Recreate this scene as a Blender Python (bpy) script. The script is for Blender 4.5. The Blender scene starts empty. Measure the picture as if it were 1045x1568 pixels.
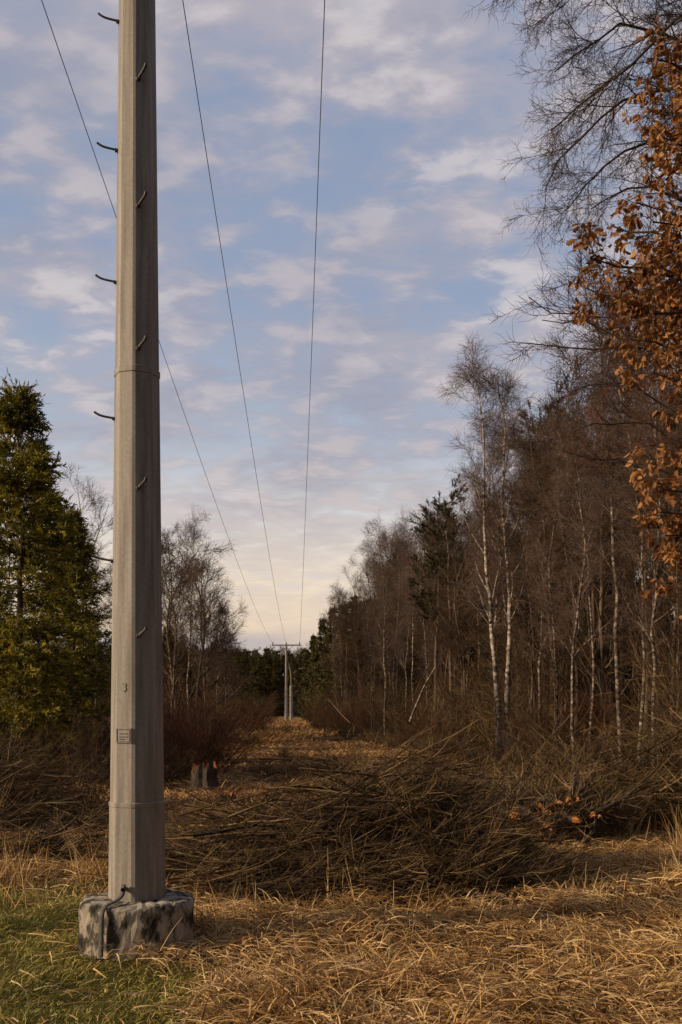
import bpy, math
import numpy as np
from mathutils import Vector
rng = np.random.default_rng(11)
U = lambda a,b,n=None: rng.uniform(a,b,n)
EYE=1.6; FOC=1524.0; HX=522.5; HY=1085.0
def W(x,y,d): return (( x-HX)/FOC*d, d, EYE+(HY-y)/FOC*d)
scene=bpy.context.scene

# ------------------------------------------------------------------ terrain height
_hs=[(U(0,6.28),U(0.5,1.6),U(0,6.28)) for _ in range(10)]
_hf=[(U(0,6.28),U(3.5,9),U(0,6.28)) for _ in range(12)]
def H(x,y):
    x=np.asarray(x,float); y=np.asarray(y,float)
    z=np.zeros_like(x+y)
    for a,f,p in _hs: z=z+0.013*np.sin((x*math.cos(a)+y*math.sin(a))*f+p)
    near=np.exp(-(np.hypot(x,y)/28)**2)
    q=np.zeros_like(z)
    for a,f,p in _hf: q=q+0.011*np.sin((x*math.cos(a)+y*math.sin(a))*f+p)
    return z*np.exp(-(np.hypot(x,y)/90)**2)+q*near
def green_mask(x,y):
    b=-0.60-(y-5.05)*0.44+0.12*np.sin(y*5+x*2)+0.1*np.sin(x*7-y*3)
    return np.clip((b-x)/0.55+0.5,0,1)*np.clip((9.6-y)/1.2,0,1)

# ------------------------------------------------------------------ mesh builder
class MB:
    def __init__(s): s.V=[];s.S=[];s.F=[];s.n=0
    def add(s,V,F,mat=0,shade=0.5):
        V=np.asarray(V,float).reshape(-1,3); F=np.asarray(F,int)
        s.V.append(V); s.S.append(np.broadcast_to(np.asarray(shade,float),(len(V),)).copy())
        s.F.append((F+s.n,mat)); s.n+=len(V)
    def mesh(s,name,mats,smooth=True):
        V=np.concatenate(s.V); S=np.concatenate(s.S)
        loops=np.concatenate([f.ravel() for f,_ in s.F])
        tot=np.concatenate([np.full(len(f),f.shape[1]) for f,_ in s.F])
        mi=np.concatenate([np.full(len(f),m) for f,m in s.F])
        st=np.concatenate([[0],np.cumsum(tot)[:-1]])
        me=bpy.data.meshes.new(name)
        me.vertices.add(len(V)); me.vertices.foreach_set('co',V.astype(np.float32).ravel())
        me.loops.add(len(loops)); me.loops.foreach_set('vertex_index',loops.astype(np.int32))
        me.polygons.add(len(tot)); me.polygons.foreach_set('loop_start',st.astype(np.int32))
        me.polygons.foreach_set('loop_total',tot.astype(np.int32))
        me.polygons.foreach_set('material_index',mi.astype(np.int32))
        me.polygons.foreach_set('use_smooth',np.full(len(tot),smooth))
        a=me.attributes.new('shade','FLOAT','POINT'); a.data.foreach_set('value',S.astype(np.float32))
        for m in mats: me.materials.append(m)
        me.update(calc_edges=True)
        return me
    def obj(s,name,mats,smooth=True,loc=(0,0,0),parent=None):
        return inst(s.mesh(name,mats,smooth),name,loc,parent=parent)
def inst(me,name,loc=(0,0,0),rz=0,sc=1,parent=None,tilt=(0,0)):
    o=bpy.data.objects.new(name,me); scene.collection.objects.link(o)
    o.location=loc; o.rotation_euler=(tilt[0],tilt[1],rz)
    o.scale=(sc,sc,sc) if np.isscalar(sc) else sc
    if parent: o.parent=parent
    return o
def empty(name,loc=(0,0,0)):
    o=bpy.data.objects.new(name,None); scene.collection.objects.link(o); o.location=loc; o.empty_display_size=.2; return o
def nrm(v): return v/np.maximum(np.linalg.norm(v,axis=-1,keepdims=True),1e-9)
def rvec(n): return rng.normal(size=(n,3))
def tubes(mb,P,R,sides,mat=0,shade=None):
    N,k,_=P.shape
    T=nrm(np.gradient(P,axis=1)); mean=nrm(P[:,-1]-P[:,0]+1e-6)
    ref=nrm(np.cross(mean,rvec(N)))[:,None,:]
    A=nrm(np.cross(T,ref)); B=np.cross(T,A)
    an=np.arange(sides)/sides*2*np.pi
    V=P[:,:,None,:]+R[:,:,None,None]*(np.cos(an)[:,None]*A[:,:,None,:]+np.sin(an)[:,None]*B[:,:,None,:])
    base=(np.arange(N)*k*sides)[:,None,None]+(np.arange(k-1)*sides)[None,:,None]
    j=np.arange(sides); j2=(j+1)%sides
    F=np.stack([base+j,base+j2,base+j2+sides,base+j+sides],-1).reshape(-1,4)
    if shade is None: shade=U(0,1,N)
    sh=np.repeat(np.broadcast_to(shade,(N,)),k*sides)
    mb.add(V,F,mat,sh)
def ribbons(mb,P,Wd,wdir,mat=0,shade=None):
    N,k,_=P.shape
    V=np.stack([P-Wd[...,None]*wdir[:,None,:],P+Wd[...,None]*wdir[:,None,:]],2)
    base=(np.arange(N)*k*2)[:,None]+(np.arange(k-1)*2)[None,:]
    F=np.stack([base,base+1,base+3,base+2],-1).reshape(-1,4)
    if shade is None: shade=U(0,1,N)
    mb.add(V,F,mat,np.repeat(shade,k*2))
def grow(S,D,L,k,up=0.0,wig=0.1):
    N=len(S); P=np.zeros((N,k,3)); P[:,0]=S; d=nrm(D); L=np.broadcast_to(L,(N,))
    for j in range(1,k):
        d=nrm(d+np.array([0,0,1])*up+wig*rvec(N)); P[:,j]=P[:,j-1]+d*(L/(k-1))[:,None]
    return P
def spawn(P,R,n,t0,t1,length,ang,k,up=0.0,wig=0.1,rf=0.6,rmin=0.002,lt=0.5,flat=0.0,rmax=1e9,tip=None):
    N,K,_=P.shape; idx=np.repeat(np.arange(N),n); M=len(idx)
    t=U(t0,t1,M); f=t*(K-1); i0=np.minimum(f.astype(int),K-2); w=(f-i0)[:,None]
    S=P[idx,i0]*(1-w)+P[idx,i0+1]*w; T=nrm(P[idx,i0+1]-P[idx,i0])
    r=R[idx,i0]*(1-w[:,0])+R[idx,i0+1]*w[:,0]
    q=rvec(M); q[:,2]*=(1-flat); pr=nrm(np.cross(T,np.cross(q,T)))
    a=U(ang[0],ang[1],M)[:,None]
    D=np.cos(a)*T+np.sin(a)*pr
    L=length*(1-lt*(t-t0)/(t1-t0+1e-9))*U(.55,1.2,M)
    Q=grow(S,D,L,k,up,wig)
    r0=np.clip(r*rf,rmin,rmax); r1=np.full(M,rmin*.5 if tip is None else tip)
    s=np.linspace(0,1,k)
    return Q, r0[:,None]*(1-s)+r1[:,None]*s, t
def path(pts,k,jit=0.0):
    pts=np.array(pts,float); c=np.concatenate([[0],np.cumsum(np.linalg.norm(np.diff(pts,axis=0),axis=1))]); c/=c[-1]
    s=np.linspace(0,1,k); P=np.stack([np.interp(s,c,pts[:,i]) for i in range(3)],1)
    Q=P.copy()
    for _ in range(2): Q[1:-1]=(Q[:-2]+2*Q[1:-1]+Q[2:])/4
    Q[1:-1]+=rng.normal(size=(k-2,3))*jit
    return Q[None]

# ------------------------------------------------------------------ materials
def newmat(name):
    m=bpy.data.materials.new(name); m.use_nodes=True
    nt=m.node_tree; b=nt.nodes['Principled BSDF']; return m,nt,b
def N(nt,t,**kw):
    n=nt.nodes.new(t)
    for a,v in kw.items(): setattr(n,a,v)
    return n
def ramp(nt,stops):
    r=N(nt,'ShaderNodeValToRGB'); e=r.color_ramp.elements
    while len(e)>1: e.remove(e[-1])
    e[0].position=stops[0][0]; e[0].color=(*stops[0][1],1)
    for p,c in stops[1:]:
        x=e.new(p); x.color=(*c,1)
    return r
def shade_mat(name,stops,rough=.85,trans=0.0,nscale=1.2,namt=.5):
    m,nt,b=newmat(name)
    at=N(nt,'ShaderNodeAttribute',attribute_name='shade')
    tc=N(nt,'ShaderNodeNewGeometry'); no=N(nt,'ShaderNodeTexNoise'); no.inputs['Scale'].default_value=nscale
    nt.links.new(tc.outputs['Position'],no.inputs['Vector'])
    ma=N(nt,'ShaderNodeMath',operation='MULTIPLY_ADD'); ma.inputs[1].default_value=namt*2; ma.inputs[2].default_value=-namt
    nt.links.new(no.outputs['Fac'],ma.inputs[0])
    ad=N(nt,'ShaderNodeMath',operation='ADD'); nt.links.new(at.outputs['Fac'],ad.inputs[0]); nt.links.new(ma.outputs[0],ad.inputs[1])
    r=ramp(nt,stops); nt.links.new(ad.outputs[0],r.inputs[0]); nt.links.new(r.outputs[0],b.inputs['Base Color'])
    b.inputs['Roughness'].default_value=rough; b.inputs['Specular IOR Level'].default_value=.2
    if trans>0:
        tr=N(nt,'ShaderNodeBsdfTranslucent'); nt.links.new(r.outputs[0],tr.inputs[0])
        mx=N(nt,'ShaderNodeMixShader'); mx.inputs[0].default_value=trans
        nt.links.new(b.outputs[0],mx.inputs[1]); nt.links.new(tr.outputs[0],mx.inputs[2])
        nt.links.new(mx.outputs[0],nt.nodes['Material Output'].inputs[0])
    return m
def noise_mat(name,stops,scale=(1,1,1),ns=5,detail=6,rough=.8,bump=.3,coord='Object',bd=.02,spec=.3):
    m,nt,b=newmat(name)
    tc=N(nt,'ShaderNodeTexCoord'); mp=N(nt,'ShaderNodeMapping'); mp.inputs['Scale'].default_value=scale
    nt.links.new(tc.outputs[coord],mp.inputs[0]); no=N(nt,'ShaderNodeTexNoise'); no.inputs['Scale'].default_value=ns; no.inputs['Detail'].default_value=detail
    no.inputs['Roughness'].default_value=.65
    nt.links.new(mp.outputs[0],no.inputs['Vector']); r=ramp(nt,stops); nt.links.new(no.outputs['Fac'],r.inputs[0])
    nt.links.new(r.outputs[0],b.inputs['Base Color']); b.inputs['Roughness'].default_value=rough; b.inputs['Specular IOR Level'].default_value=spec
    if bump:
        bp=N(nt,'ShaderNodeBump'); bp.inputs['Strength'].default_value=bump; bp.inputs['Distance'].default_value=bd
        nt.links.new(no.outputs['Fac'],bp.inputs['Height']); nt.links.new(bp.outputs[0],b.inputs['Normal'])
    return m
M_straw=shade_mat('dry_straw',[(0,(.12,.060,.020)),(.3,(.35,.19,.062)),(.6,(.64,.39,.145)),(1,(.86,.62,.31))],.6,.15,1.6,.45)
M_mid=shade_mat('dry_meadow_grass',[(0,(.06,.030,.014)),(.3,(.21,.105,.038)),(.6,(.54,.29,.10)),(1,(.74,.46,.19))],.7,.15,.45,.95)
M_green=shade_mat('green_grass',[(0,(.07,.07,.012)),(.4,(.21,.19,.028)),(.7,(.42,.36,.065)),(1,(.62,.48,.16))],.6,.2,2.0,.4)
M_brush=shade_mat('brushwood_bark',[(0,(.022,.014,.008)),(.5,(.085,.052,.026)),(.85,(.26,.165,.07)),(1,(.44,.30,.14))],.8,0,1.0,.4)
M_twig=shade_mat('bare_twig',[(0,(.032,.020,.012)),(1,(.125,.075,.042))],.9,0,.3,.4)
M_btwig=shade_mat('birch_twig',[(0,(.07,.046,.035)),(1,(.24,.16,.12))],.85,0,.3,.4)
M_red=shade_mat('red_twig',[(0,(.05,.024,.014)),(1,(.19,.078,.038))],.85,0,.3,.4)
M_needle=shade_mat('spruce_needles',[(0,(.034,.036,.007)),(.4,(.16,.145,.018)),(.75,(.38,.31,.034)),(1,(.5,.39,.055))],.6,.25,.9,.5)
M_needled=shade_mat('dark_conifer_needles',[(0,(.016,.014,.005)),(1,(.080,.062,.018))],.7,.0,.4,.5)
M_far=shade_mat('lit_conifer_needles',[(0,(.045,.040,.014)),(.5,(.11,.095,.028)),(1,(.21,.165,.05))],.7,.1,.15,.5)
M_oak=shade_mat('brown_oak_leaf',[(0,(.09,.034,.012)),(.5,(.30,.125,.038)),(1,(.54,.28,.10))],.55,.25,1.5,.4)
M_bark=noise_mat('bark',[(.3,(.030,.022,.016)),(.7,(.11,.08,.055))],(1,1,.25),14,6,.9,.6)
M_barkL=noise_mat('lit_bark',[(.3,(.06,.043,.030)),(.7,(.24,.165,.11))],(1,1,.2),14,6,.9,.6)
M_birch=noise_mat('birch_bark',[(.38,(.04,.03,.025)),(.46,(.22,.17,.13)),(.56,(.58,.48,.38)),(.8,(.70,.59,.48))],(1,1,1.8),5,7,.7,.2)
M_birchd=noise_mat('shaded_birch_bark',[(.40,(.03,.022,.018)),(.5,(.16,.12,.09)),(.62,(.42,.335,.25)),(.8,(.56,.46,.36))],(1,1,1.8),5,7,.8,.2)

# ------------------------------------------------------------------ ground
def ground():
    n=420
    u=np.linspace(-1,1,n); s=np.sinh(u*6.2)/np.sinh(6.2)*2500
    X,Y=np.meshgrid(s,s+8.0); Z=H(X,Y)
    V=np.stack([X,Y,Z],-1).reshape(-1,3)
    i=np.arange(n-1); b=(i[:,None]*n+i[None,:]).reshape(-1)
    F=np.stack([b,b+1,b+n+1,b+n],-1)
    mb=MB(); mb.add(V,F,0,green_mask(X,Y).ravel())
    m,nt,bs=newmat('ground_soil_and_grass')
    g=N(nt,'ShaderNodeNewGeometry')
    n1=N(nt,'ShaderNodeTexNoise'); n1.inputs['Scale'].default_value=.35; n1.inputs['Detail'].default_value=8
    n2=N(nt,'ShaderNodeTexNoise'); n2.inputs['Scale'].default_value=14; n2.inputs['Detail'].default_value=8; n2.inputs['Roughness'].default_value=.7
    for q in (n1,n2): nt.links.new(g.outputs['Position'],q.inputs['Vector'])
    r=ramp(nt,[(.33,(.06,.033,.016)),(.5,(.17,.095,.038)),(.68,(.33,.19,.075))]); nt.links.new(n1.outputs['Fac'],r.inputs[0])
    r2=ramp(nt,[(.3,(.35,.3,.27)),(.7,(1.2,1.15,1.1))]); nt.links.new(n2.outputs['Fac'],r2.inputs[0])
    mx=N(nt,'ShaderNodeMix',data_type='RGBA',blend_type='MULTIPLY'); mx.inputs[0].default_value=1
    nt.links.new(r.outputs[0],mx.inputs[6]); nt.links.new(r2.outputs[0],mx.inputs[7])
    at=N(nt,'ShaderNodeAttribute',attribute_name='shade')
    mg=N(nt,'ShaderNodeMix',data_type='RGBA'); nt.links.new(at.outputs['Fac'],mg.inputs[0]); nt.links.new(mx.outputs[2],mg.inputs[6]); mg.inputs[7].default_value=(.09,.08,.02,1)
    nt.links.new(mg.outputs[2],bs.inputs['Base Color']); bs.inputs['Roughness'].default_value=.95; bs.inputs['Specular IOR Level'].default_value=.1
    bp=N(nt,'ShaderNodeBump'); bp.inputs['Strength'].default_value=.8; bp.inputs['Distance'].default_value=.05
    nt.links.new(n2.outputs['Fac'],bp.inputs['Height']); nt.links.new(bp.outputs[0],bs.inputs['Normal'])
    mb.obj('ground',[m])
ground()

# ------------------------------------------------------------------ grasses
def tuft_field(n,y0,y1,xr,yp=1.0):
    y=y0+(y1-y0)*U(0,1,n)**yp; x=U(-1,1,n)*(xr[0]+xr[1]*y)
    return x,y
def flow(x,y):
    return 1.3*np.sin(x*1.1+y*.7)+1.5*np.sin(y*1.3-x*.8+1)+.9*np.sin(x*2.7+2)+.6*np.sin(y*4.1+x*3)
def straw_layer(mb,x,y,L,w,lift,fly,mat,k=5,zoff=.0,wig=.07,sp=.8):
    n=len(x); a=flow(x,y)+rng.normal(size=n)*sp
    S=np.stack([x,y,H(x,y)+zoff*U(0,1,n)],1)
    D=np.stack([np.cos(a),np.sin(a),lift],1)
    P=grow(S,D,L,k,0,wig)
    s=np.linspace(0,1,k)[None,:]
    P[:,:,2]-=(fly*L)[:,None]*s**2
    P[:,:,2]=np.maximum(P[:,:,2],H(P[:,:,0],P[:,:,1])+.004)
    wd=nrm(np.cross(D,rvec(n)+np.array([0,0,1.5])))
    ribbons(mb,P,w[:,None]*(1-.75*s),wd,mat)
mb=MB()
x,y=tuft_field(75000,3.6,12.5,(.6,.42),1.25)
keep=U(0,1,len(x))>green_mask(x,y)*.93; x,y=x[keep],y[keep]; n=len(x)
straw_layer(mb,x,y,U(.05,.28,n),U(.0016,.0055,n),U(-.1,.5,n),U(.1,.5,n),0,4,.10,.05,1.0)
cx,cy=tuft_field(420,4.3,12,(.3,.38),1.1); keep=green_mask(cx,cy)<.5; cx,cy=cx[keep],cy[keep]
x=np.repeat(cx,55)+rng.normal(size=len(cx)*55)*.08; y=np.repeat(cy,55)+rng.normal(size=len(cx)*55)*.08; n=len(x)
straw_layer(mb,x,y,U(.07,.28,n),U(.0016,.0055,n),U(.1,1.6,n),U(.1,.7,n),0,4,.08,.06,sp=1.4)
mb.obj('dry_straw_grass',[M_straw])
mb=MB()
cl=[(.0,7.9,16,.42),(.03,7.85,8,.5),(4.0,11.2,150,.6),(4.2,10.3,150,.55),(3.5,12.2,90,.5),(3.0,9.0,30,.35),(-2.2,9.3,60,.5),(-1.9,8.6,40,.4),(-3.0,9.0,50,.5),(1.7,8.6,24,.35),(.7,7.8,22,.3),(-.9,7.6,25,.3),(4.9,12.4,150,.65),(-.3,7.7,20,.25),(1.2,7.7,20,.25),(2.1,8.3,25,.3),(-.75,6.9,22,.3),(-.95,7.1,22,.35),(-2.6,8.2,30,.35),(-3.6,10,60,.45)]
for X0,Y0,c,h in cl:
    x=X0+rng.normal(size=c)*.16; y=Y0+rng.normal(size=c)*.16
    D=np.stack([rng.normal(size=c)*.3,rng.normal(size=c)*.3,np.ones(c)],1)
    P=grow(np.stack([x,y,H(x,y)],1),D,U(.5,1.1,c)*h,6,-.03,.06); s=np.linspace(0,1,6)[None,:]
    ribbons(mb,P,U(.002,.0045,c)[:,None]*(1-.8*s),nrm(np.cross(D,rvec(c))),0,U(.4,1,c))
mb.obj('tall_dry_grass',[M_straw])
mb=MB()
n=70000; y=3.6+U(0,1,n)*6.2; x=U(-4.8,.5,n); keep=U(0,1,n)<green_mask(x,y)**.8; x,y=x[keep],y[keep]; n=len(x)
straw_layer(mb,x,y,U(.04,.14,n)*(1+.35*np.sin(x*6+np.sin(y*5))),U(.0012,.0038,n),U(.3,2.0,n),U(.3,.9,n),0,4,.02,.1,1.1)
mb.obj('green_grass',[M_green])
mb=MB()
x,y=tuft_field(65000,9.5,48,(1.5,.36),1.3); n=len(x)
straw_layer(mb,x,y,U(.12,.36,n),U(.003,.009,n)*(y/15)**.5,U(.1,1.3,n),U(.2,.8,n),0,4,.03)
x,y=tuft_field(25000,45,175,(-6,.16),1.2); n=len(x)
straw_layer(mb,x-4,y,U(.3,.7,n),U(.012,.03,n),U(.4,2,n),U(.2,.6,n),0,3,.03)
mb.obj('meadow_grass',[M_mid])

# ------------------------------------------------------------------ brush piles
def pile(name,cx,cy,rx,ry,h,nb,Lr,mainang,sp,seed_up=.02,twk=8,r=(.005,.015),tilt=(-.16,.22)):
    mb=MB()
    a=U(0,6.283,nb); q=np.sqrt(U(0,1,nb)); ox=q*np.cos(a)*rx; oy=q*np.sin(a)*ry
    top=h*np.clip(1-q**1.7,0.05,1)
    z=top*U(0.02,.95,nb)**.75
    ang=mainang+rng.normal(size=nb)*sp+np.where(U(0,1,nb)<.3,math.pi,0)
    L=U(Lr[0],Lr[1],nb)*(1-.3*q)
    D=np.stack([np.cos(ang),np.sin(ang),U(tilt[0],tilt[1],nb)],1)
    S=np.stack([cx+ox,cy+oy,z],1)-nrm(D)*(L*.5)[:,None]
    P=grow(S,D,L,8,seed_up,.07)
    P[:,:,2]=np.maximum(P[:,:,2],H(P[:,:,0],P[:,:,1])+.01)
    R=U(r[0],r[1],nb)[:,None]*np.linspace(1,.3,8)[None,:]
    tubes(mb,P,R,5)
    P2,R2,_=spawn(P,R,twk,.15,1,Lr[1]*.28,(.2,.7),5,.02,.10,.6,.0025)
    P2[:,:,2]=np.maximum(P2[:,:,2],.01)
    tubes(mb,P2,R2,3)
    P3,R3,_=spawn(P2,R2,3,.2,1,Lr[1]*.13,(.2,.7),4,.02,.12,.7,.0018)
    P3[:,:,2]=np.maximum(P3[:,:,2],.01)
    tubes(mb,P3,R3,3)
    return mb.obj(name,[M_brush])
pile('brush_pile',.55,9.3,1.1,1.25,1.22,460,(.9,2.1),.4,.42,tilt=(-.15,.4))
pile('brush_pile',-.65,9.2,1.2,1.15,.72,380,(.9,2.0),.0,.4)
pile('brush_pile',1.15,8.9,.8,.8,.55,170,(.7,1.4),.15,.4)
pile('brush_pile',3.2,14.2,1.5,1.1,1.05,360,(1.1,2.4),.7,.9,tilt=(-.1,.7))
pile('brush_pile',5.2,14.4,1.6,1.6,1.6,380,(1.4,2.8),.3,.9,tilt=(-.1,.6))
pile('brush_pile',2.8,12.7,.9,.7,.75,230,(.8,1.5),.9,1.3,tilt=(-.1,.9))
pile('brush_pile',-5.4,13.4,2.0,1.4,1.15,380,(1.3,2.6),.15,.6)
pile('brush_pile',-3.0,10.6,.7,.6,.35,90,(.8,1.5),.2,.7)
pile('brush_pile',1.6,19,1.4,.7,.5,70,(.8,1.8),.3,.6)
pile('brush_pile',-.8,24,1.4,.8,.5,60,(.8,1.8),.1,.7)

M_cut=noise_mat('torn_fresh_wood',[(.3,(.25,.075,.018)),(.7,(.66,.28,.07))],(1,1,1),24,5,.8,.4)
def torn(mb,p,d,L,r):
    P=grow(np.array([p]),np.array([d]),np.array([L]),8,.0,.13); R=(r*np.linspace(1,.3,8))[None]; tubes(mb,P,R,9,0)
    T=nrm(P[0,0]-P[0,1]); a=nrm(np.cross(T,[0,0,1.])); b=np.cross(T,a); s=9; an=np.arange(s)/s*6.283
    V=[P[0,0]+r*q*(np.cos(an)[:,None]*a+np.sin(an)[:,None]*b)+T*(dd*r*U(.1,2.6,s))[:,None] for q,dd in((1.05,0),(1.1,.9),(.6,1.3),(.02,.6))]
    mb.add(np.concatenate(V),[[k*s+i,k*s+(i+1)%s,(k+1)*s+(i+1)%s,(k+1)*s+i] for k in range(3) for i in range(s)],1)
    return P,R
mb=MB(); PP=[];RR=[]
for i in range(52):
    p=(U(1.7,3.05),U(11.2,11.9),U(.04,.60)); an=U(.4,2.7); r=U(.018,.045)
    a_,b_=torn(mb,p,(math.cos(an),math.sin(an),U(-.12,.75)),U(.4,1.1),r); PP.append(a_); RR.append(b_)
PP=np.concatenate(PP); RR=np.concatenate(RR)
P2,R2,_=spawn(PP,RR,11,.25,1,.6,(.3,1.0),6,.03,.13,.4,.003,rmax=.010); tubes(mb,P2,R2,4,2); P3,R3,_=spawn(P2,R2,4,.2,1,.22,(.3,.9),4,.03,.14,.5,.002); tubes(mb,P3,R3,3,2)
mb.obj('lopped_branch_heap',[M_bark,M_cut,M_brush],False)
def stump(X,Y,r,h):
    mb=MB(); s=20; an=np.arange(s)/s*6.283; rows=[]
    fl=[1.5,1.15,1.0,1.02,.95]; zs=[-.05,.15,.5,.8,1.0]
    for f,z in zip(fl,zs):
        rr=r*f*(1+.10*np.sin(an*5)+.05*np.sin(an*9+1)); zz=np.full(s,z*h)
        if z==1.0: zz=zz*(1+U(-.3,.45,s))
        rows.append(np.stack([X+rr*np.cos(an),Y+rr*np.sin(an),zz],1))
    rr=r*.45; rows.append(np.stack([X+rr*np.cos(an),Y+rr*np.sin(an),h*U(.45,1.25,s)],1)); rows.append(np.stack([X+0*an,Y+0*an,np.full(s,h*.6)],1))
    V=np.concatenate(rows)
    for r_ in range(6):
        F=[[r_*s+i,r_*s+(i+1)%s,(r_+1)*s+(i+1)%s,(r_+1)*s+i] for i in range(s)]
        mb.add(V,F,0 if r_<4 else 1)
    return mb.obj('tree_stump',[M_bark,M_cut],False)
stump(-2.75,20,.25,.40); stump(-1.9,16.5,.15,.2)

# ------------------------------------------------------------------ utility poles
def matpole():
    m,nt,b=newmat('weathered_galvanised_steel')
    tc=N(nt,'ShaderNodeTexCoord'); mp=N(nt,'ShaderNodeMapping'); mp.inputs['Scale'].default_value=(9,9,.5)
    nt.links.new(tc.outputs['Object'],mp.inputs[0])
    a=N(nt,'ShaderNodeTexNoise'); a.inputs['Scale'].default_value=3; a.inputs['Detail'].default_value=8; nt.links.new(mp.outputs[0],a.inputs['Vector'])
    r=ramp(nt,[(.28,(.20,.17,.135)),(.45,(.28,.245,.205)),(.7,(.39,.35,.30))]); nt.links.new(a.outputs['Fac'],r.inputs[0])
    c=N(nt,'ShaderNodeTexNoise'); c.inputs['Scale'].default_value=45; c.inputs['Detail'].default_value=5; nt.links.new(tc.outputs['Object'],c.inputs['Vector'])
    r2=ramp(nt,[(.3,(.86,.85,.83)),(.7,(1.06,1.06,1.06))]); nt.links.new(c.outputs['Fac'],r2.inputs[0])
    mx=N(nt,'ShaderNodeMix',data_type='RGBA',blend_type='MULTIPLY'); mx.inputs[0].default_value=1
    nt.links.new(r.outputs[0],mx.inputs[6]); nt.links.new(r2.outputs[0],mx.inputs[7]); nt.links.new(mx.outputs[2],b.inputs['Base Color'])
    b.inputs['Roughness'].default_value=.55; b.inputs['Specular IOR Level'].default_value=.3
    bp=N(nt,'ShaderNodeBump'); bp.inputs['Strength'].default_value=.06; bp.inputs['Distance'].default_value=.01
    nt.links.new(c.outputs['Fac'],bp.inputs['Height']); nt.links.new(bp.outputs[0],b.inputs['Normal'])
    return m
M_pole=matpole()
M_dark=noise_mat('dark_steel',[(.3,(.06,.054,.048)),(.7,(.14,.125,.11))],(1,1,1),30,4,.6,.2)
M_ceram=noise_mat('insulator_glaze',[(.3,(.10,.05,.03)),(.7,(.16,.08,.05))],(1,1,1),5,2,.25,0)
M_wire=noise_mat('aluminium_wire',[(.3,(.06,.06,.065)),(.7,(.10,.10,.11))],(1,1,1),10,2,.5,0)
M_conc=noise_mat('weathered_concrete',[(.36,(.022,.019,.013)),(.45,(.09,.078,.055)),(.50,(.32,.275,.21)),(.72,(.54,.46,.36))],(1,1,.6),9,10,.95,.6,bd=.02)
CR=.192; TAPER=.0108; PX,PY=-1.352,6.6
def prad(z): return CR-TAPER*z
def box(mb,c,s,mat=0,rot=0):
    v=np.array([[x,y,z] for x in(-1,1) for y in(-1,1) for z in(-1,1)],float)*np.array(s)/2
    R=np.array([[math.cos(rot),-math.sin(rot),0],[math.sin(rot),math.cos(rot),0],[0,0,1]])
    mb.add(v@R.T+np.array(c),[[0,1,3,2],[4,6,7,5],[0,4,5,1],[2,3,7,6],[0,2,6,4],[1,5,7,3]],mat)
def octo(mb,zs,rs,mat=0,ph=-math.pi/2+.06,bev=.07):
    s=8; an=[]
    for i in range(s):
        a=ph+i*math.pi/4; an+= [a-bev,a+bev]
    an=np.array(an); rr=np.cos(math.pi/8)/np.cos((an-ph+1e-9)%(math.pi/4)-math.pi/8)
    rows=[np.stack([r*rr*np.cos(an),r*rr*np.sin(an),np.full(16,z)],1) for z,r in zip(zs,rs)]
    V=np.concatenate(rows); F=[[k*16+i,k*16+(i+1)%16,(k+1)*16+(i+1)%16,(k+1)*16+i] for k in range(len(zs)-1) for i in range(16)]
    mb.add(V,F,mat)
root=empty('utility_pole',(PX,PY,0))
TOP=9.7
mb=MB(); octo(mb,[.30,.98],[prad(.3)+.004,prad(.98)+.004]); octo(mb,[.98,.981],[prad(.98)+.004,prad(.98)-.002]); octo(mb,[.95,3.82],[prad(.95)-.001,prad(3.82)-.001]); 
octo(mb,[3.79,3.795,3.83,3.835],[prad(3.8)-.001,prad(3.8)+.004,prad(3.8)+.004,prad(3.8)-.003])
octo(mb,[.955,.96,.985,.99],[prad(.96)+.003,prad(.96)+.008,prad(.96)+.008,prad(.96)])
octo(mb,[3.8,TOP,TOP+.001],[prad(3.8)-.003,prad(TOP),.001])
mb.obj('shaft',[M_pole],False,parent=root)
mb=MB()
for z in (6.15,5.30,4.43,3.53,2.59,7.02,7.9):
    r=prad(z)*.97
    tubes(mb,path([(-r+.03,-.03,z-.018),(-r-.06,-.045,z-.006),(-r-.10,-.05,z+.004),(-r-.122,-.055,z+.022)],10),np.full((1,10),.0075),8)
    tubes(mb,path([(-r+.01,-.03,z-.018),(-r-.008,-.035,z-.016)],3),np.full((1,3),.013),6)
for z in (5.73,4.90,3.97,3.06,2.10,6.6,7.5):
    r=prad(z); nx,ny=.66,-.75; b=(r*.2,-r*.86)
    tubes(mb,path([(b[0],b[1],z-.03),(b[0]+nx*.05,b[1]+ny*.05,z-.012),(b[0]+nx*.10,b[1]+ny*.10,z+.008)],9),np.full((1,9),.010),8)
    tubes(mb,path([(b[0],b[1],z-.03),(b[0]+nx*.015,b[1]+ny*.015,z-.026)],3),np.full((1,3),.018),6)
    tubes(mb,path([(b[0]+nx*.10,b[1]+ny*.10,z+.006),(b[0]+nx*.105,b[1]+ny*.105,z+.024)],3),np.full((1,3),.012),6)
mb.obj('climbing_steps',[M_dark],parent=root)
fn=np.array([math.cos(-math.pi/2-math.pi/8+.06),math.sin(-math.pi/2-math.pi/8+.06)])
def facet(z,off): r=prad(z)*math.cos(math.pi/8)+off; return (fn[0]*r,fn[1]*r,z)
rot=math.atan2(fn[1],fn[0])+math.pi/2
mb=MB(); c=facet(1.425,.004); box(mb,c,(.112,.006,.098),0,rot); mb.obj('number_plate',[M_pole],False,parent=root)
mb=MB(); 
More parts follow.
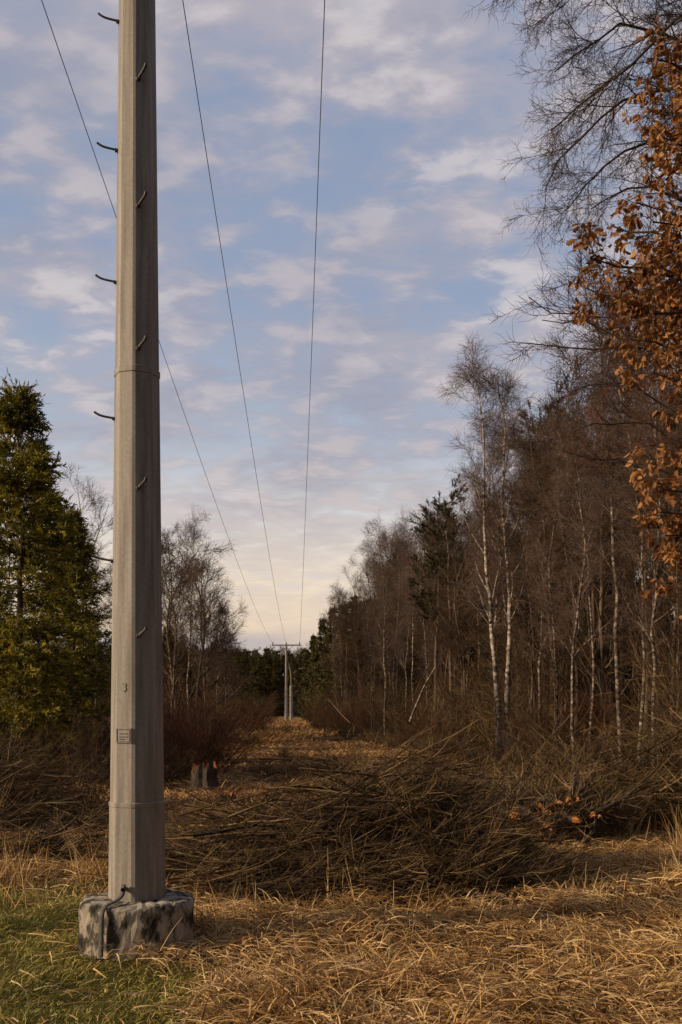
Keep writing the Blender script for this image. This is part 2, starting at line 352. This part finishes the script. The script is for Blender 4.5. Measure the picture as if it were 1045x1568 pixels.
for dx,dz,sx,sz in((0,.04,.10,.004),(0,-.04,.10,.004),(.047,0,.004,.074),(-.047,0,.004,.074),(0,.012,.06,.005),(0,-.008,.06,.005),(-.01,-.024,.04,.005)):
    p=facet(1.425,.008); box(mb,(p[0]+dx*math.cos(rot),p[1]+dx*math.sin(rot),p[2]+dz),(sx,.004,sz),0,rot)
mb.obj('plate_lettering',[M_dark],False,parent=root)
tx=bpy.data.curves.new('numeral','FONT'); tx.body='3'; tx.size=.085; tx.extrude=.001; tx.align_x='CENTER'; tx.materials.append(M_pole)
to=bpy.data.objects.new('numeral',tx); scene.collection.objects.link(to); to.parent=root; to.location=facet(1.71,.003); to.rotation_euler=(math.pi/2,0,rot)
def crossarm(root,top,cx,half,sc=1,isc=1):
    mb=MB(); box(mb,(cx,0,top-.12),(half*2+.3,.09,.11*sc)); box(mb,(cx,0,top-.12),(.26,.26,.22))
    tubes(mb,path([(cx-.9,0,top-.17),(0,0,top-1.0)],4),np.full((1,4),.022*sc),6); tubes(mb,path([(cx+.9,0,top-.17),(0,0,top-1.0)],4),np.full((1,4),.022*sc),6)
    mb.obj('crossarm',[M_pole],False,parent=root)
    mb=MB()
    for i in (-1,0,1):
        z=np.array([0,.05,.06,.10,.11,.15,.16,.20,.22])*isc; r=np.array([.02,.03,.07,.03,.065,.03,.055,.03,.01])*isc
        P=np.stack([np.full(9,cx+i*half),np.zeros(9),top-.06+z],1)[None]; tubes(mb,P,r[None],12)
    mb.obj('insulators',[M_ceram],parent=root)
crossarm(root,9.85,-.27,1.65)
mb=MB(); s=64; an=np.arange(s)/s*2*np.pi
def rad(a,rr):
    m=(a+.25)%(math.pi/4)-math.pi/8; return rr*.955/np.cos(m)
rows=[]
prof=[(-.1,.385),(.02,.388),(.12,.386),(.22,.385),(.30,.384),(.332,.378),(.345,.362),(.352,.30),(.356,.1)]
for z,rr in prof:
    q=rad(an,rr)*(1+.010*np.sin(an*7+z*20)+.008*np.sin(an*13-z*31)+U(-.012,.010,s)); rows.append(np.stack([q*np.cos(an),q*np.sin(an),z+U(-.010,.008,s)],1))
V=np.concatenate(rows); mb.add(V,[[k*s+i,k*s+(i+1)%s,(k+1)*s+(i+1)%s,(k+1)*s+i] for k in range(len(prof)-1) for i in range(s)],0)
mb.obj('concrete_footing',[M_conc],False,parent=root)
mb=MB(); pts=[(-.045,-.20,.47),(-.045,-.215,.40),(-.07,-.25,.375),(-.11,-.33,.366),(-.135,-.365,.355),(-.14,-.392,.33),(-.142,-.398,.15),(-.145,-.40,-.05)]
P=path(pts,26); ribbons(mb,P,np.full((1,26),.016),nrm(np.array([[1,-.25,0.]])),0,np.array([.5])); o=mb.obj('earthing_strap',[M_dark],parent=root)
sm=o.modifiers.new('s','SOLIDIFY'); sm.thickness=.006
mb=MB(); tubes(mb,path([(-.045,-.17,.44),(-.045,-.235,.44)],3),np.full((1,3),.014),6); mb.obj('strap_bolt',[M_dark],parent=root)
M_pale=noise_mat('pale_concrete',[(.3,(.30,.27,.24)),(.7,(.46,.42,.37))],(1,1,1),3,4,.9,0)
def farpole(X,Y):
    r=empty('utility_pole',(X,Y,0)); mb=MB(); octo(mb,[0,9.8],[.20,.13]); mb.obj('shaft',[M_pole],False,parent=r)
    mb=MB(); octo(mb,[0,4.6,4.61],[.24,.18,.05]); 
    mb.add(mb.V[0]+np.array([.62,0,0]),mb.F[0][0],0); mb.obj('support_post',[M_pale],False,parent=r); crossarm(r,10.0,0,1.75,1.6,1.6)
    mb=MB(); tubes(mb,path([(.62,0,4.5),(.62,0,6.4),(.1,0,8.0)],8),np.full((1,8),.07),6); mb.obj('side_strut',[M_pole],False,parent=r)
farpole(-7.15,130); farpole(-9.5,205)
mb=MB()
for a,b,c in (((-3.26,6.6),(-8.9,130),(-11.35,205)),((-1.62-.0,6.6),(-7.15,130),(-9.6,205)),((.03,6.6),(-5.4,130),(-7.85,205))):
    for p,q,sag,n,z0 in ((a,b,1.1,70,10.02),(b,c,.6,20,10.15)):
        t=np.linspace(0,1,n)**(1.6 if n==70 else 1)
        P=np.stack([p[0]+(q[0]-p[0])*t,p[1]+(q[1]-p[1])*t,z0+(10.15-z0)*t-4*sag*t*(1-t)],1)[None]
        tubes(mb,P,np.full((1,n),.005)+.009*(P[:,:,1]/130),6)
mb.obj('power_lines',[M_wire])

# ------------------------------------------------------------------ trees
def bare_tree(mb,P0,r0,r1,n1=28,L1=2.6,n2=8,L2=1.0,n3=6,L3=.5,n4=3,L4=.26,t0=.3,up1=.08,up3=-.02,ang=(.5,1.0),tmat=0,wmat=1,rm=.0035,gam=1.0):
    k=P0.shape[1]; R0=(r0+(r1-r0)*np.linspace(0,1,k)**gam)[None]
    tubes(mb,P0,R0,8,tmat)
    P1,R1,_=spawn(P0,R0,n1,t0,.99,L1,ang,6,up1,.10,.45,rm*1.6,.6); tubes(mb,P1,R1,4,tmat)
    P2,R2,_=spawn(P1,R1,n2,.2,1,L2,(.4,.9),5,up1*.5,.13,.55,rm*1.2,.4); tubes(mb,P2,R2,3,wmat)
    P3,R3,_=spawn(P2,R2,n3,.15,1,L3,(.4,.9),4,up3,.17,.6,rm,.3); tubes(mb,P3,R3,3,wmat)
    if n4:
        P4,R4,_=spawn(P3,R3,n4,.2,1,L4,(.3,.8),3,up3,.15,.8,rm*.8,.3); tubes(mb,P4,R4,3,wmat)
def trunk(h,lean=.4,k=14):
    return path([(0,0,-.1),(U(-1,1)*lean*.3,U(-1,1)*lean*.3,h*.35),(U(-1,1)*lean,U(-1,1)*lean,h*.7),(U(-1,1)*lean*1.3,U(-1,1)*lean*1.3,h)],k,.03)
bares=[]
for i in range(4):
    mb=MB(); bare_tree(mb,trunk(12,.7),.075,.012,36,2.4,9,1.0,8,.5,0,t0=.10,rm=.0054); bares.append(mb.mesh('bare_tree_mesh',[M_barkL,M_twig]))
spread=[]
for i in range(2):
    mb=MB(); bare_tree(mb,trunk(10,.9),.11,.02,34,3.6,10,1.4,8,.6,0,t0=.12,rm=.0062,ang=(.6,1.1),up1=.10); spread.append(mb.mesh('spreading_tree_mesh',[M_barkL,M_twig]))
birches=[]
for i in range(3):
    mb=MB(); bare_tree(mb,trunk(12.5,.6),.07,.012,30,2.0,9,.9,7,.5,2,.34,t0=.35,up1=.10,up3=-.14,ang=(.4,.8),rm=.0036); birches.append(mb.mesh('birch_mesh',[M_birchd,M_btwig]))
def shrub(h,ns,mats,sp=.5):
    mb=MB(); S=np.stack([U(-.5,.5,ns)*h*.3,U(-.5,.5,ns)*h*.3,np.zeros(ns)-.05],1)
    D=np.stack([rng.normal(size=ns)*sp,rng.normal(size=ns)*sp,np.ones(ns)],1)
    P=grow(S,D,U(.6,1.1,ns)*h,6,.02,.08); R=U(.006,.014,ns)[:,None]*np.linspace(1,.3,6)[None]; tubes(mb,P,R,4)
    P2,R2,_=spawn(P,R,9,.15,1,h*.32,(.3,.8),4,.04,.14,.6,.0035); tubes(mb,P2,R2,3)
    P3,R3,_=spawn(P2,R2,4,.2,1,h*.15,(.3,.8),3,.02,.14,.7,.003); tubes(mb,P3,R3,3)
    return mb.mesh('shrub_mesh',mats)
shr=[shrub(2.6,38,[M_red],.8),shrub(2.6,38,[M_twig],.8),shrub(3.0,34,[M_brush],.6)]
low=[shrub(1.0,34,[M_twig],.8),shrub(1.0,34,[M_brush],.8)]
def spruce(h,rad,mat,dens=15,nb=16,nn=13,w=.010,nl=.11,rbig=.12,t0=.03):
    mb=MB(); P0=trunk(h,.08,16); R0=np.linspace(rbig,.012,16)[None]; tubes(mb,P0,R0,8,0)
    nb1=int(h*dens); t=t0+(1-t0)*U(0,1,nb1)**.92; z=t*h; a=U(0,6.283,nb1)
    L=(rad*(1-t)**.75+.12)*U(.5,1.18,nb1)*np.where(t<.15,.75,1)
    D=np.stack([np.cos(a),np.sin(a),.15+.5*t+U(-.2,.2,nb1)],1)
    S=np.stack([np.interp(z,P0[0,:,2],P0[0,:,0]),np.interp(z,P0[0,:,2],P0[0,:,1]),z],1)
    P=grow(S,D,L,8,0,.04); s=np.linspace(0,1,8)[None]
    P[:,:,2]-=(L*.45*(1-t*.7))[:,None]*(s**1.2-.55*s**3)
    R=np.linspace(.02,.004,8)[None]*np.ones((nb1,1)); tubes(mb,P,R,4,0)
    P2,R2,_=spawn(P,R,nb,.12,1,.55*rad/2,(.6,1.1),5,-.05,.08,.5,.003,.6,flat=.7)
    tubes(mb,P2,R2,3,1)
    sh2=U(.0,.8,len(P2))
    P3,R3,_=spawn(P2,R2,nn,.05,1,nl,(.3,.8),2,0,.1,.5,.003,.2); n=len(P3)
    sh=np.clip(np.repeat(sh2,nn)+U(-.15,.2,n),0,1)
    ribbons(mb,P3,np.full((n,2),w)*np.array([1,.5])[None],nrm(np.cross(P3[:,1]-P3[:,0],rvec(n))),1,sh)
    P4,R4,_=spawn(P,R,14,.5,1,nl,(.3,.9),2,.1,.1,.5,.003,.2); n=len(P4)
    ribbons(mb,P4,np.full((n,2),w)*np.array([1,.4])[None],nrm(np.cross(P4[:,1]-P4[:,0],rvec(n))),1,U(.4,1,n))
    P5,R5,_=spawn(P0,R0,90,.75,1,nl*1.2,(.4,1.1),2,.1,.1,.5,.003,.2); n=len(P5)
    ribbons(mb,P5,np.full((n,2),w)*np.array([1,.4])[None],nrm(np.cross(P5[:,1]-P5[:,0],rvec(n))),1,U(.3,.8,n))
    return mb.mesh('spruce_mesh',[M_bark,mat])
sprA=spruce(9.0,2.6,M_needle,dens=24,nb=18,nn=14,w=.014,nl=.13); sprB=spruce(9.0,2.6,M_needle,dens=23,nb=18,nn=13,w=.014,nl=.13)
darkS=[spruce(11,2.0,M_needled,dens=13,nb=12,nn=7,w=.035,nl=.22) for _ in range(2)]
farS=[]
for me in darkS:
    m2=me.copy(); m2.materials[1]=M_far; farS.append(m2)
def pine():
    mb=MB(); P0=trunk(12,.4,14); R0=np.linspace(.12,.02,14)[None]; tubes(mb,P0,R0,8,0)
    P1,R1,_=spawn(P0,R0,34,.42,1,2.2,(.8,1.3),7,.06,.1,.4,.01,.6); tubes(mb,P1,R1,5,0)
    P2,R2,_=spawn(P1,R1,8,.4,1,.8,(.4,.9),5,.12,.12,.5,.005,.3); tubes(mb,P2,R2,3,0)
    P3,R3,_=spawn(P2,R2,34,.4,1,.16,(.3,1.2),2,.05,.1,.5,.003,.2); n=len(P3)
    ribbons(mb,P3,np.full((n,2),.014)*np.array([1,.4])[None],nrm(np.cross(P3[:,1]-P3[:,0],rvec(n))),1)
    return mb.mesh('pine_mesh',[M_barkL,M_needled])
pineM=pine()
def put(me,name,x,d,h,href,parent=None,rz=None):
    X=(x-HX)/FOC*d
    return inst(me,name,(X,d,0),U(0,6.28) if rz is None else rz,h/href,parent)
put(sprA,'spruce_tree',30,21,8.2,9); put(sprB,'spruce_tree',112,24,6.2,9); put(sprB,'spruce_tree',-45,24,7.9,9); put(sprA,'spruce_tree',75,28,7.6,9)
for x,d,h in ((290,42,9.3),(335,60,7.8)): put(birches[int(U(0,3))],'birch_tree',x,d,h,12.5)
for x,d,h in ((272,44,8.6),(300,50,9.4),(318,56,9.0),(262,38,7.2),(345,70,8.2),(215,48,9.0)): put(spread[int(U(0,2))],'bare_tree',x,d,h,10)
for x,d,h in ((255,50,10.4),(150,50,11.8),(120,48,12),(180,54,11.5),(225,60,11),(275,66,9.8),(310,74,9.6),(335,80,8.9),(355,90,8.4),(60,46,11.5),(0,48,12),(320,64,9),(340,72,8.5)): put(bares[int(U(0,4))],'bare_tree',x,d,h,12)
root=empty('shrub_thicket')
for i in range(46):
    d=U(15,36); x=U(-160,165) if i<28 else U(235,335); 
    if x>200: d=U(27,50)
    inst(shr[0] if U(0,1)<.4 else shr[1+int(U(0,2))],'shrub',((x-HX)/FOC*d,d,0),U(0,6.28),U(.55,.95),root)
for i in range(16):
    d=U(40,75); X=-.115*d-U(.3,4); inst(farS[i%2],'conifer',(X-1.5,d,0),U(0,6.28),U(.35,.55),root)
for i in range(44):
    d=U(60,120); x=U(300,400) if i<28 else U(475,600)
    inst(shr[int(U(0,3))],'shrub',((x-HX)/FOC*d,d,0),U(0,6.28),U(.6,1.1)*(1+.2*(d>80)),root)
def edge(d): return np.interp(d,[12,28,50,75,110],[6.4,5.1,2.6,-1.0,-4.0])
for i in range(95):
    d=18+60*U(0,1)**1.3
    xs=U(-.16,-.125)*d-1.0-U(0,1.5) if U(0,1)<.35 else edge(d)-U(.0,1.8); sc_=U(.4,1.0)
    if i>70: xs=U(-.08*d,edge(d)-1); sc_=U(.2,.45)
    inst(low[int(U(0,2))],'low_shrub',(xs,d,0),U(0,6.28),sc_,root)
for x,d,h in ((310,24,2.7),(275,26,2.6),(330,30,2.4)):
    inst(shr[0],'red_twig_shrub',((x-HX)/FOC*d,d,0),U(0,6),(h/2.6*1.15,h/2.6*1.15,h/2.6*.85))

# right woodland
root=empty('woodland')
for i in range(125):
    d=16+58*U(0,1)**.9; X=edge(d)+U(.2,1)**1.3*U(0,11)+.4
    me=bares[int(U(0,4))] if U(0,1)<.78 else birches[int(U(0,3))]
    h=U(9.4,12.4) if X>edge(d)+2 else U(7.5,10.8)
    if d<20: h*=.8
    inst(me,'tree',(X,d,0),U(0,6.28),h/12,root)
for x,d,h in ((850,29,11.2),(880,26,10.9),(905,25,11.4),(930,24,11.6),(960,26,12.6),(985,22,11.6),(1015,23,12),(1040,21,11.6),(870,32,12.3),(830,34,11.2),(920,31,13),(800,36,11)):
    put(bares[int(U(0,4))],'tall_tree',x,d,h,12,root)
for i in range(100):
    d=U(22,80); X=edge(d)+2.4+U(0,1)**1.3*12
    inst(darkS[i%2],'conifer',(X,d,0),U(0,6.28),U(.45,.78),root)
for i in range(85):
    d=14+66*U(0,1); X=edge(d)+U(.1,4)
    inst(shr[int(U(0,3))],'undergrowth',(X,d,0),U(0,6.28),U(.7,1.25),root)
for i in range(22):   # unseen conifers added beside and behind the viewpoint, darkening the pole's right side
    X=U(8.5,14); Y=U(-12,13); inst(darkS[i%2],'conifer',(X,Y,0),U(0,6.28),U(.8,1.1),root)
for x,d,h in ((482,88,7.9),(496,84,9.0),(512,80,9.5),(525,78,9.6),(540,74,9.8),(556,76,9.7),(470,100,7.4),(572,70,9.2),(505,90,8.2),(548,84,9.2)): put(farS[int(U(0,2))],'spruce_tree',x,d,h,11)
for x,d,h in ((668,44,10.4),(692,40,10.0),(835,33,11.4)): put(pineM,'pine_tree',x,d,h,12)
for x,d,h in ((590,50,10.4),(606,52,10.6),(622,50,9.8),(570,54,8.0)): put(birches[int(U(0,3))],'birch_tree',x,d,h,12.5)
for x,d,h in ((850,25,7.6),(905,24,8.3),(1000,19,8.0),(935,26,8.4),(830,28,9),(980,21,8.5),(880,22,7.8)): put(birches[int(U(0,3))],'birch_tree',x,d,h,12.5)
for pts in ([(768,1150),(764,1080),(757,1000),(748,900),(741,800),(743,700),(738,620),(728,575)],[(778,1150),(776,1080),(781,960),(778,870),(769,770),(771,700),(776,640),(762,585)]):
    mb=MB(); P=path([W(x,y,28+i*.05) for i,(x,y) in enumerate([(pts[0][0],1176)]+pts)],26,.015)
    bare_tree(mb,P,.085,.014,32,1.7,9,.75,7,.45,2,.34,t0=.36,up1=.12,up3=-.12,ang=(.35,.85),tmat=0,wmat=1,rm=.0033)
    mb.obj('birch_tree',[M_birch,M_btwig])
mb=MB(); tubes(mb,path([W(628,1105,36),W(645,1060,36),W(668,1020,36)],9,.01),np.linspace(.045,.025,9)[None],8); mb.obj('leaning_trunk',[M_birchd])

# far forest
root=empty('distant_forest')
for i in range(270):
    d=U(190,270); X=U(-62,20)-12
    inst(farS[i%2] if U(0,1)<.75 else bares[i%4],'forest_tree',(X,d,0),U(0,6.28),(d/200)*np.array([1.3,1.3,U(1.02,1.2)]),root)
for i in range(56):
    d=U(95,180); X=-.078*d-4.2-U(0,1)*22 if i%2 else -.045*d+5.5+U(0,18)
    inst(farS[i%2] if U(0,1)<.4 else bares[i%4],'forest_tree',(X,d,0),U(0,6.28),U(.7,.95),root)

# overhanging bare tree, top right
mb=MB()
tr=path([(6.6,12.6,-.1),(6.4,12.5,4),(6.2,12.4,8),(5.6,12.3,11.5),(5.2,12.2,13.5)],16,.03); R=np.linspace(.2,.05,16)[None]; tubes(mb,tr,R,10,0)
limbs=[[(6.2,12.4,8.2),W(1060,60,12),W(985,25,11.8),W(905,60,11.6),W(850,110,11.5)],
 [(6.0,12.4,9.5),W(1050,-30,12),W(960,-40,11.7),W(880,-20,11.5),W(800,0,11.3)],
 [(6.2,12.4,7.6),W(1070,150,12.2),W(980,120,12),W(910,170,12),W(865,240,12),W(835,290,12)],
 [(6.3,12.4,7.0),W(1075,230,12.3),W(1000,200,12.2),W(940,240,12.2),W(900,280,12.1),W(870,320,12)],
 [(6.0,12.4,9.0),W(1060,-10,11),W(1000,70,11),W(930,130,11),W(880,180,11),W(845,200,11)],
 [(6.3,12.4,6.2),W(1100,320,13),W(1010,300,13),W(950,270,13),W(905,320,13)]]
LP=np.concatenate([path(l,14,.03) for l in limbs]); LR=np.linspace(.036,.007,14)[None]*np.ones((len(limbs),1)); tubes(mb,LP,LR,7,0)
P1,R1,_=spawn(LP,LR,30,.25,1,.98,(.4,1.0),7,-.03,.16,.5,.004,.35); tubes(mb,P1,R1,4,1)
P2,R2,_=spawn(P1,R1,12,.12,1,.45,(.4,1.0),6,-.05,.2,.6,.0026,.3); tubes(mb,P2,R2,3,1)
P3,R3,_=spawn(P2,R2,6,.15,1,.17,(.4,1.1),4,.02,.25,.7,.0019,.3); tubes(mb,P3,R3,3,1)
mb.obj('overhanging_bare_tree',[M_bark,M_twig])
mb=MB()
tr=path([(7.6,16.2,-.1),(7.4,16.2,4),(7.0,16,8),(6.9,16,10)],14,.03); tubes(mb,tr,np.linspace(.16,.04,14)[None],9,0)
limbs=[[(7.3,16.2,5.0),W(1000,560,16),W(920,500,16),W(860,470,16),W(810,455,15.8)],[(7.3,16.2,5.4),W(1000,520,16),W(930,545,16),W(860,530,16),W(800,525,15.8)],
 [(7.2,16.2,5.8),W(1010,470,16),W(950,470,16),W(900,440,16),W(870,430,16)],[(7.3,16.2,4.6),W(1000,600,16),W(930,590,16),W(870,600,16)],[(7.3,16.2,5.2),W(1000,540,16.5),W(930,480,16.5),W(870,500,16.4),W(830,490,16.4)],
 [(7.3,16.2,4.0),W(1010,650,16.5),W(940,640,16.5),W(880,660,16.4)],[(7.3,16.2,3.6),W(1010,720,16.5),W(940,700,16.5),W(860,690,16.4)]]
LP=np.concatenate([path(l,14,.04) for l in limbs]); LR=np.linspace(.034,.008,14)[None]*np.ones((len(limbs),1)); tubes(mb,LP,LR,6,0)
P1,R1,_=spawn(LP,LR,26,.25,1,.8,(.5,1.1),7,.03,.16,.5,.005,.3); tubes(mb,P1,R1,4,1)
P2,R2,_=spawn(P1,R1,10,.15,1,.38,(.5,1.1),5,.02,.2,.6,.0036,.3); tubes(mb,P2,R2,3,1)
mb.obj('overhanging_bare_tree',[M_bark,M_red])

# oak with retained brown leaves
def leaves(mb,S,D,size,mat,shade):
    n=len(S); st=np.array([0,.12,.25,.36,.5,.62,.76,.88,1.0]); hw=np.array([.02,.10,.26,.15,.34,.20,.32,.17,.02]); k=9
    D=nrm(D); A=nrm(np.cross(D,rvec(n))); B=np.cross(D,A); curl=U(-.5,.7,n); fold=U(.0,.9,n)
    mid=S[:,None]+size[:,None,None]*(st[None,:,None]*D[:,None]+(curl[:,None]*(st**2)[None])[:,:,None]*B[:,None])
    e=(hw[None,:]*size[:,None])[:,:,None]
    Lf=mid+e*(A[:,None]+fold[:,None,None]*B[:,None]); Rt=mid+e*(-A[:,None]+fold[:,None,None]*B[:,None])
    V=np.stack([Lf,mid,Rt],2); base=(np.arange(n)*k*3)[:,None]+(np.arange(k-1)*3)[None]
    F=np.concatenate([np.stack([base,base+1,base+4,base+3],-1).reshape(-1,4),np.stack([base+1,base+2,base+5,base+4],-1).reshape(-1,4)])
    mb.add(V,F,mat,np.repeat(shade,k*3))
mb=MB(); tr=path([(5.0,9.8,-.1),(4.95,9.7,3),(4.8,9.6,6),(4.7,9.5,8),(4.5,9.5,10)],16,.03); tubes(mb,tr,np.linspace(.22,.05,16)[None],12,0)
ends=[((4.8,9.5,6.6),(1000,90)),((4.8,9.5,6.2),(1010,170)),((4.8,9.5,6.0),(1015,250)),((4.85,9.5,5.2),(935,345)),((4.9,9.5,4.8),(905,395)),((4.9,9.5,4.4),(920,450)),((4.9,9.5,4.0),(968,520)),((4.9,9.5,3.6),(1000,570)),
 ((4.95,9.6,3.0),(995,715)),((4.95,9.6,2.7),(990,780)),((4.95,9.6,2.2),(1035,880)),((4.8,9.5,7.4),(1020,110)),((4.9,9.5,5.0),(965,420)),((4.9,9.5,4.6),(1000,480)),((4.9,9.5,5.6),(1000,340)),
 ((4.9,9.5,5.4),(975,310)),((4.9,9.5,4.3),(1020,540)),((4.9,9.6,5.0),(1040,400)),((4.9,9.6,6.3),(1045,200)),((4.9,9.6,4.7),(960,470)),((4.9,9.6,6.0),(1015,210)),((4.9,9.6,5.2),(1010,420)),((4.9,9.6,4.0),(1030,500)),((4.95,9.6,3.0),(1015,750)),((4.95,9.6,2.6),(1020,820))]
limbs=[]
for b,(x,y) in ends:
    d=U(8.4,10.2); e=np.array(W(x,y,d)); b=np.array(b); m=(b+e)/2+np.array([0,0,.25]); limbs.append([b,m,e])
LP=np.concatenate([path(l,12,.02) for l in limbs]); LR=np.linspace(.035,.007,12)[None]*np.ones((len(limbs),1)); tubes(mb,LP,LR,6,0)
def oakfol(LP,LR,n1,t0,nl):
    P1,R1,_=spawn(LP,LR,n1,t0,1,.46,(.4,1.2),6,-.02,.18,.5,.004,.4); tubes(mb,P1,R1,4,0)
    P2,R2,_=spawn(P1,R1,4,.3,1,.16,(.4,1.1),4,-.05,.15,.6,.003,.3); tubes(mb,P2,R2,3,0)
    P3,R3,_=spawn(P2,R2,nl,.3,1,.04,(.4,1.2),2,-.3,.1,.6,.0012,.2)
    D=P3[:,1]-P3[:,0]; D=nrm(D)+np.array([0,0,-.5])+.5*rvec(len(D))
    cs=np.repeat(U(0,1,len(P2)),nl)
    leaves(mb,P3[:,1],D,U(.04,.088,len(D)),1,np.clip(cs*.5+U(0,.5,len(D)),0,1))
lo_=(8,9,10,23,24)
main=[i for i in range(len(limbs)) if i not in lo_]
oakfol(LP[main],LR[main],20,.38,5); oakfol(LP[list(lo_)],LR[list(lo_)],14,.55,5)
mb.obj('oak_tree',[M_bark,M_oak],False)

# ------------------------------------------------------------------ light, sky, camera
sd=Vector((-.955,-.295,.0)).normalized(); el=math.radians(22)
sv=Vector((sd.x*math.cos(el),sd.y*math.cos(el),math.sin(el)))
L=bpy.data.lights.new('sun','SUN'); L.energy=4.2; L.angle=math.radians(6); L.color=(1,.79,.55)
lo=bpy.data.objects.new('sun',L); scene.collection.objects.link(lo); lo.rotation_euler=(-sv).to_track_quat('-Z','Y').to_euler()
w=bpy.data.worlds.new('World'); scene.world=w; w.use_nodes=True; nt=w.node_tree; bg=nt.nodes['Background']; bg.inputs[1].default_value=.1
lk=nt.links.new
sky=N(nt,'ShaderNodeTexSky'); sky.sky_type='NISHITA'; sky.sun_disc=False; sky.sun_elevation=el; sky.sun_rotation=math.atan2(sd.x,sd.y)
tc=N(nt,'ShaderNodeTexCoord'); sp=N(nt,'ShaderNodeSeparateXYZ'); lk(tc.outputs['Generated'],sp.inputs[0])
def mth(op,a,b=None,c=None,clamp=False):
    n=N(nt,'ShaderNodeMath',operation=op); n.use_clamp=clamp
    for i,v in enumerate((a,b,c)):
        if v is None: continue
        if isinstance(v,(int,float)): n.inputs[i].default_value=v
        else: lk(v,n.inputs[i])
    return n.outputs[0]
zc=mth('MAXIMUM',sp.outputs[2],0.0); zz=mth('ADD',zc,.17)
cx=mth('DIVIDE',sp.outputs[0],zz); cy=mth('DIVIDE',sp.outputs[1],zz)
cb=N(nt,'ShaderNodeCombineXYZ'); lk(cx,cb.inputs[0]); lk(cy,cb.inputs[1])
def noise(scale,detail,rough,off=0,sc=(1,1,1),dist=0.0,rot=.35):
    mp=N(nt,'ShaderNodeMapping'); mp.inputs['Location'].default_value=(off,off*.7,0); mp.inputs['Scale'].default_value=sc; mp.inputs['Rotation'].default_value=(0,0,rot)
    lk(cb.outputs[0],mp.inputs[0]); n=N(nt,'ShaderNodeTexNoise'); n.inputs['Scale'].default_value=scale; n.inputs['Detail'].default_value=detail; n.inputs['Roughness'].default_value=rough; n.inputs['Distortion'].default_value=dist
    lk(mp.outputs[0],n.inputs['Vector']); return n.outputs['Fac']
def mixc(f,a,b,bt='MIX'):
    n=N(nt,'ShaderNodeMix',data_type='RGBA',blend_type=bt)
    if isinstance(f,float): n.inputs[0].default_value=f
    else: lk(f,n.inputs[0])
    for i,v in ((6,a),(7,b)):
        if isinstance(v,tuple): n.inputs[i].default_value=(*v,1)
        else: lk(v,n.inputs[i])
    return n.outputs[2]
def maprange(v,a,b):
    n=N(nt,'ShaderNodeMapRange'); n.interpolation_type='SMOOTHSTEP'; n.inputs[1].default_value=a; n.inputs[2].default_value=b; lk(v,n.inputs[0]); return n.outputs[0]
gr=ramp(nt,[(0,(8.4,6.3,4.5)),(.07,(9.2,7.0,4.9)),(.13,(9.4,7.9,6.1)),(.19,(7.4,7.1,6.9)),(.26,(4.5,5.1,6.1)),(.38,(3.1,3.8,5.3)),(.6,(2.6,3.3,4.9)),(1,(1.8,2.5,4.2))])
lk(zc,gr.inputs[0])
base=mixc(.10,gr.outputs[0],sky.outputs[0])
n1=noise(2.8,8,.55,3.1,(1,1.25,1),.2); n2=noise(8.5,7,.55,8.3,(1,1.35,1),.2); n3=noise(1.2,3,.5,1.3); n4=noise(4.6,6,.5,5.5,(1,1.3,1),.1)
mixn=mth('ADD',mth('MULTIPLY',n1,.5),mth('MULTIPLY',n2,.5))
mask=maprange(mixn,.36,.58)
lowf=maprange(zc,.08,.24)
mask=mth('MULTIPLY',mask,mth('MULTIPLY_ADD',lowf,.45,.40))
ccol=mixc(maprange(n3,.38,.62),(3.6,3.65,4.5),(4.7,4.35,4.85))
ccol=mixc(mth('MULTIPLY',maprange(n2,.44,.64),.75),ccol,(5.9,5.2,5.3))
ccol=mixc(mth('MULTIPLY',maprange(n4,.48,.68),.65),ccol,(3.1,3.3,4.3))
hz=maprange(zc,.29,.08); ccol=mixc(mth('MULTIPLY',hz,.55),ccol,(8.0,6.2,4.9))
c=mixc(mask,base,ccol)
wh=mth('MULTIPLY',maprange(n2,.52,.66),maprange(n3,.44,.60)); c=mixc(mth('MULTIPLY',wh,.5),c,(6.8,6.5,6.7))
band=mth('MULTIPLY',maprange(zc,.035,.055),maprange(zc,.085,.065)); band=mth('MULTIPLY',band,maprange(sp.outputs[0],.02,-.08))
c=mixc(mth('MULTIPLY',band,.6),c,(3.8,3.8,4.4))
# the glow sits over the gap to the north; unseen sky elsewhere darkened to lower ambient light
gl=maprange(sp.outputs[1],.55,-.1); c=mixc(mth('MULTIPLY',gl,.9),c,(1.5,1.55,2.0))
lk(c,bg.inputs[0])
cam=bpy.data.cameras.new('camera'); co=bpy.data.objects.new('camera',cam); scene.collection.objects.link(co); scene.camera=co
co.location=(0,0,EYE); co.rotation_euler=(math.pi/2,0,0)
cam.sensor_fit='VERTICAL'; cam.sensor_height=36; cam.sensor_width=24; cam.lens=FOC/1568*36; cam.shift_y=(HY-784)/1568; cam.clip_start=.1; cam.clip_end=6000
scene.view_settings.view_transform='Standard'; scene.view_settings.look='None'; scene.view_settings.exposure=0
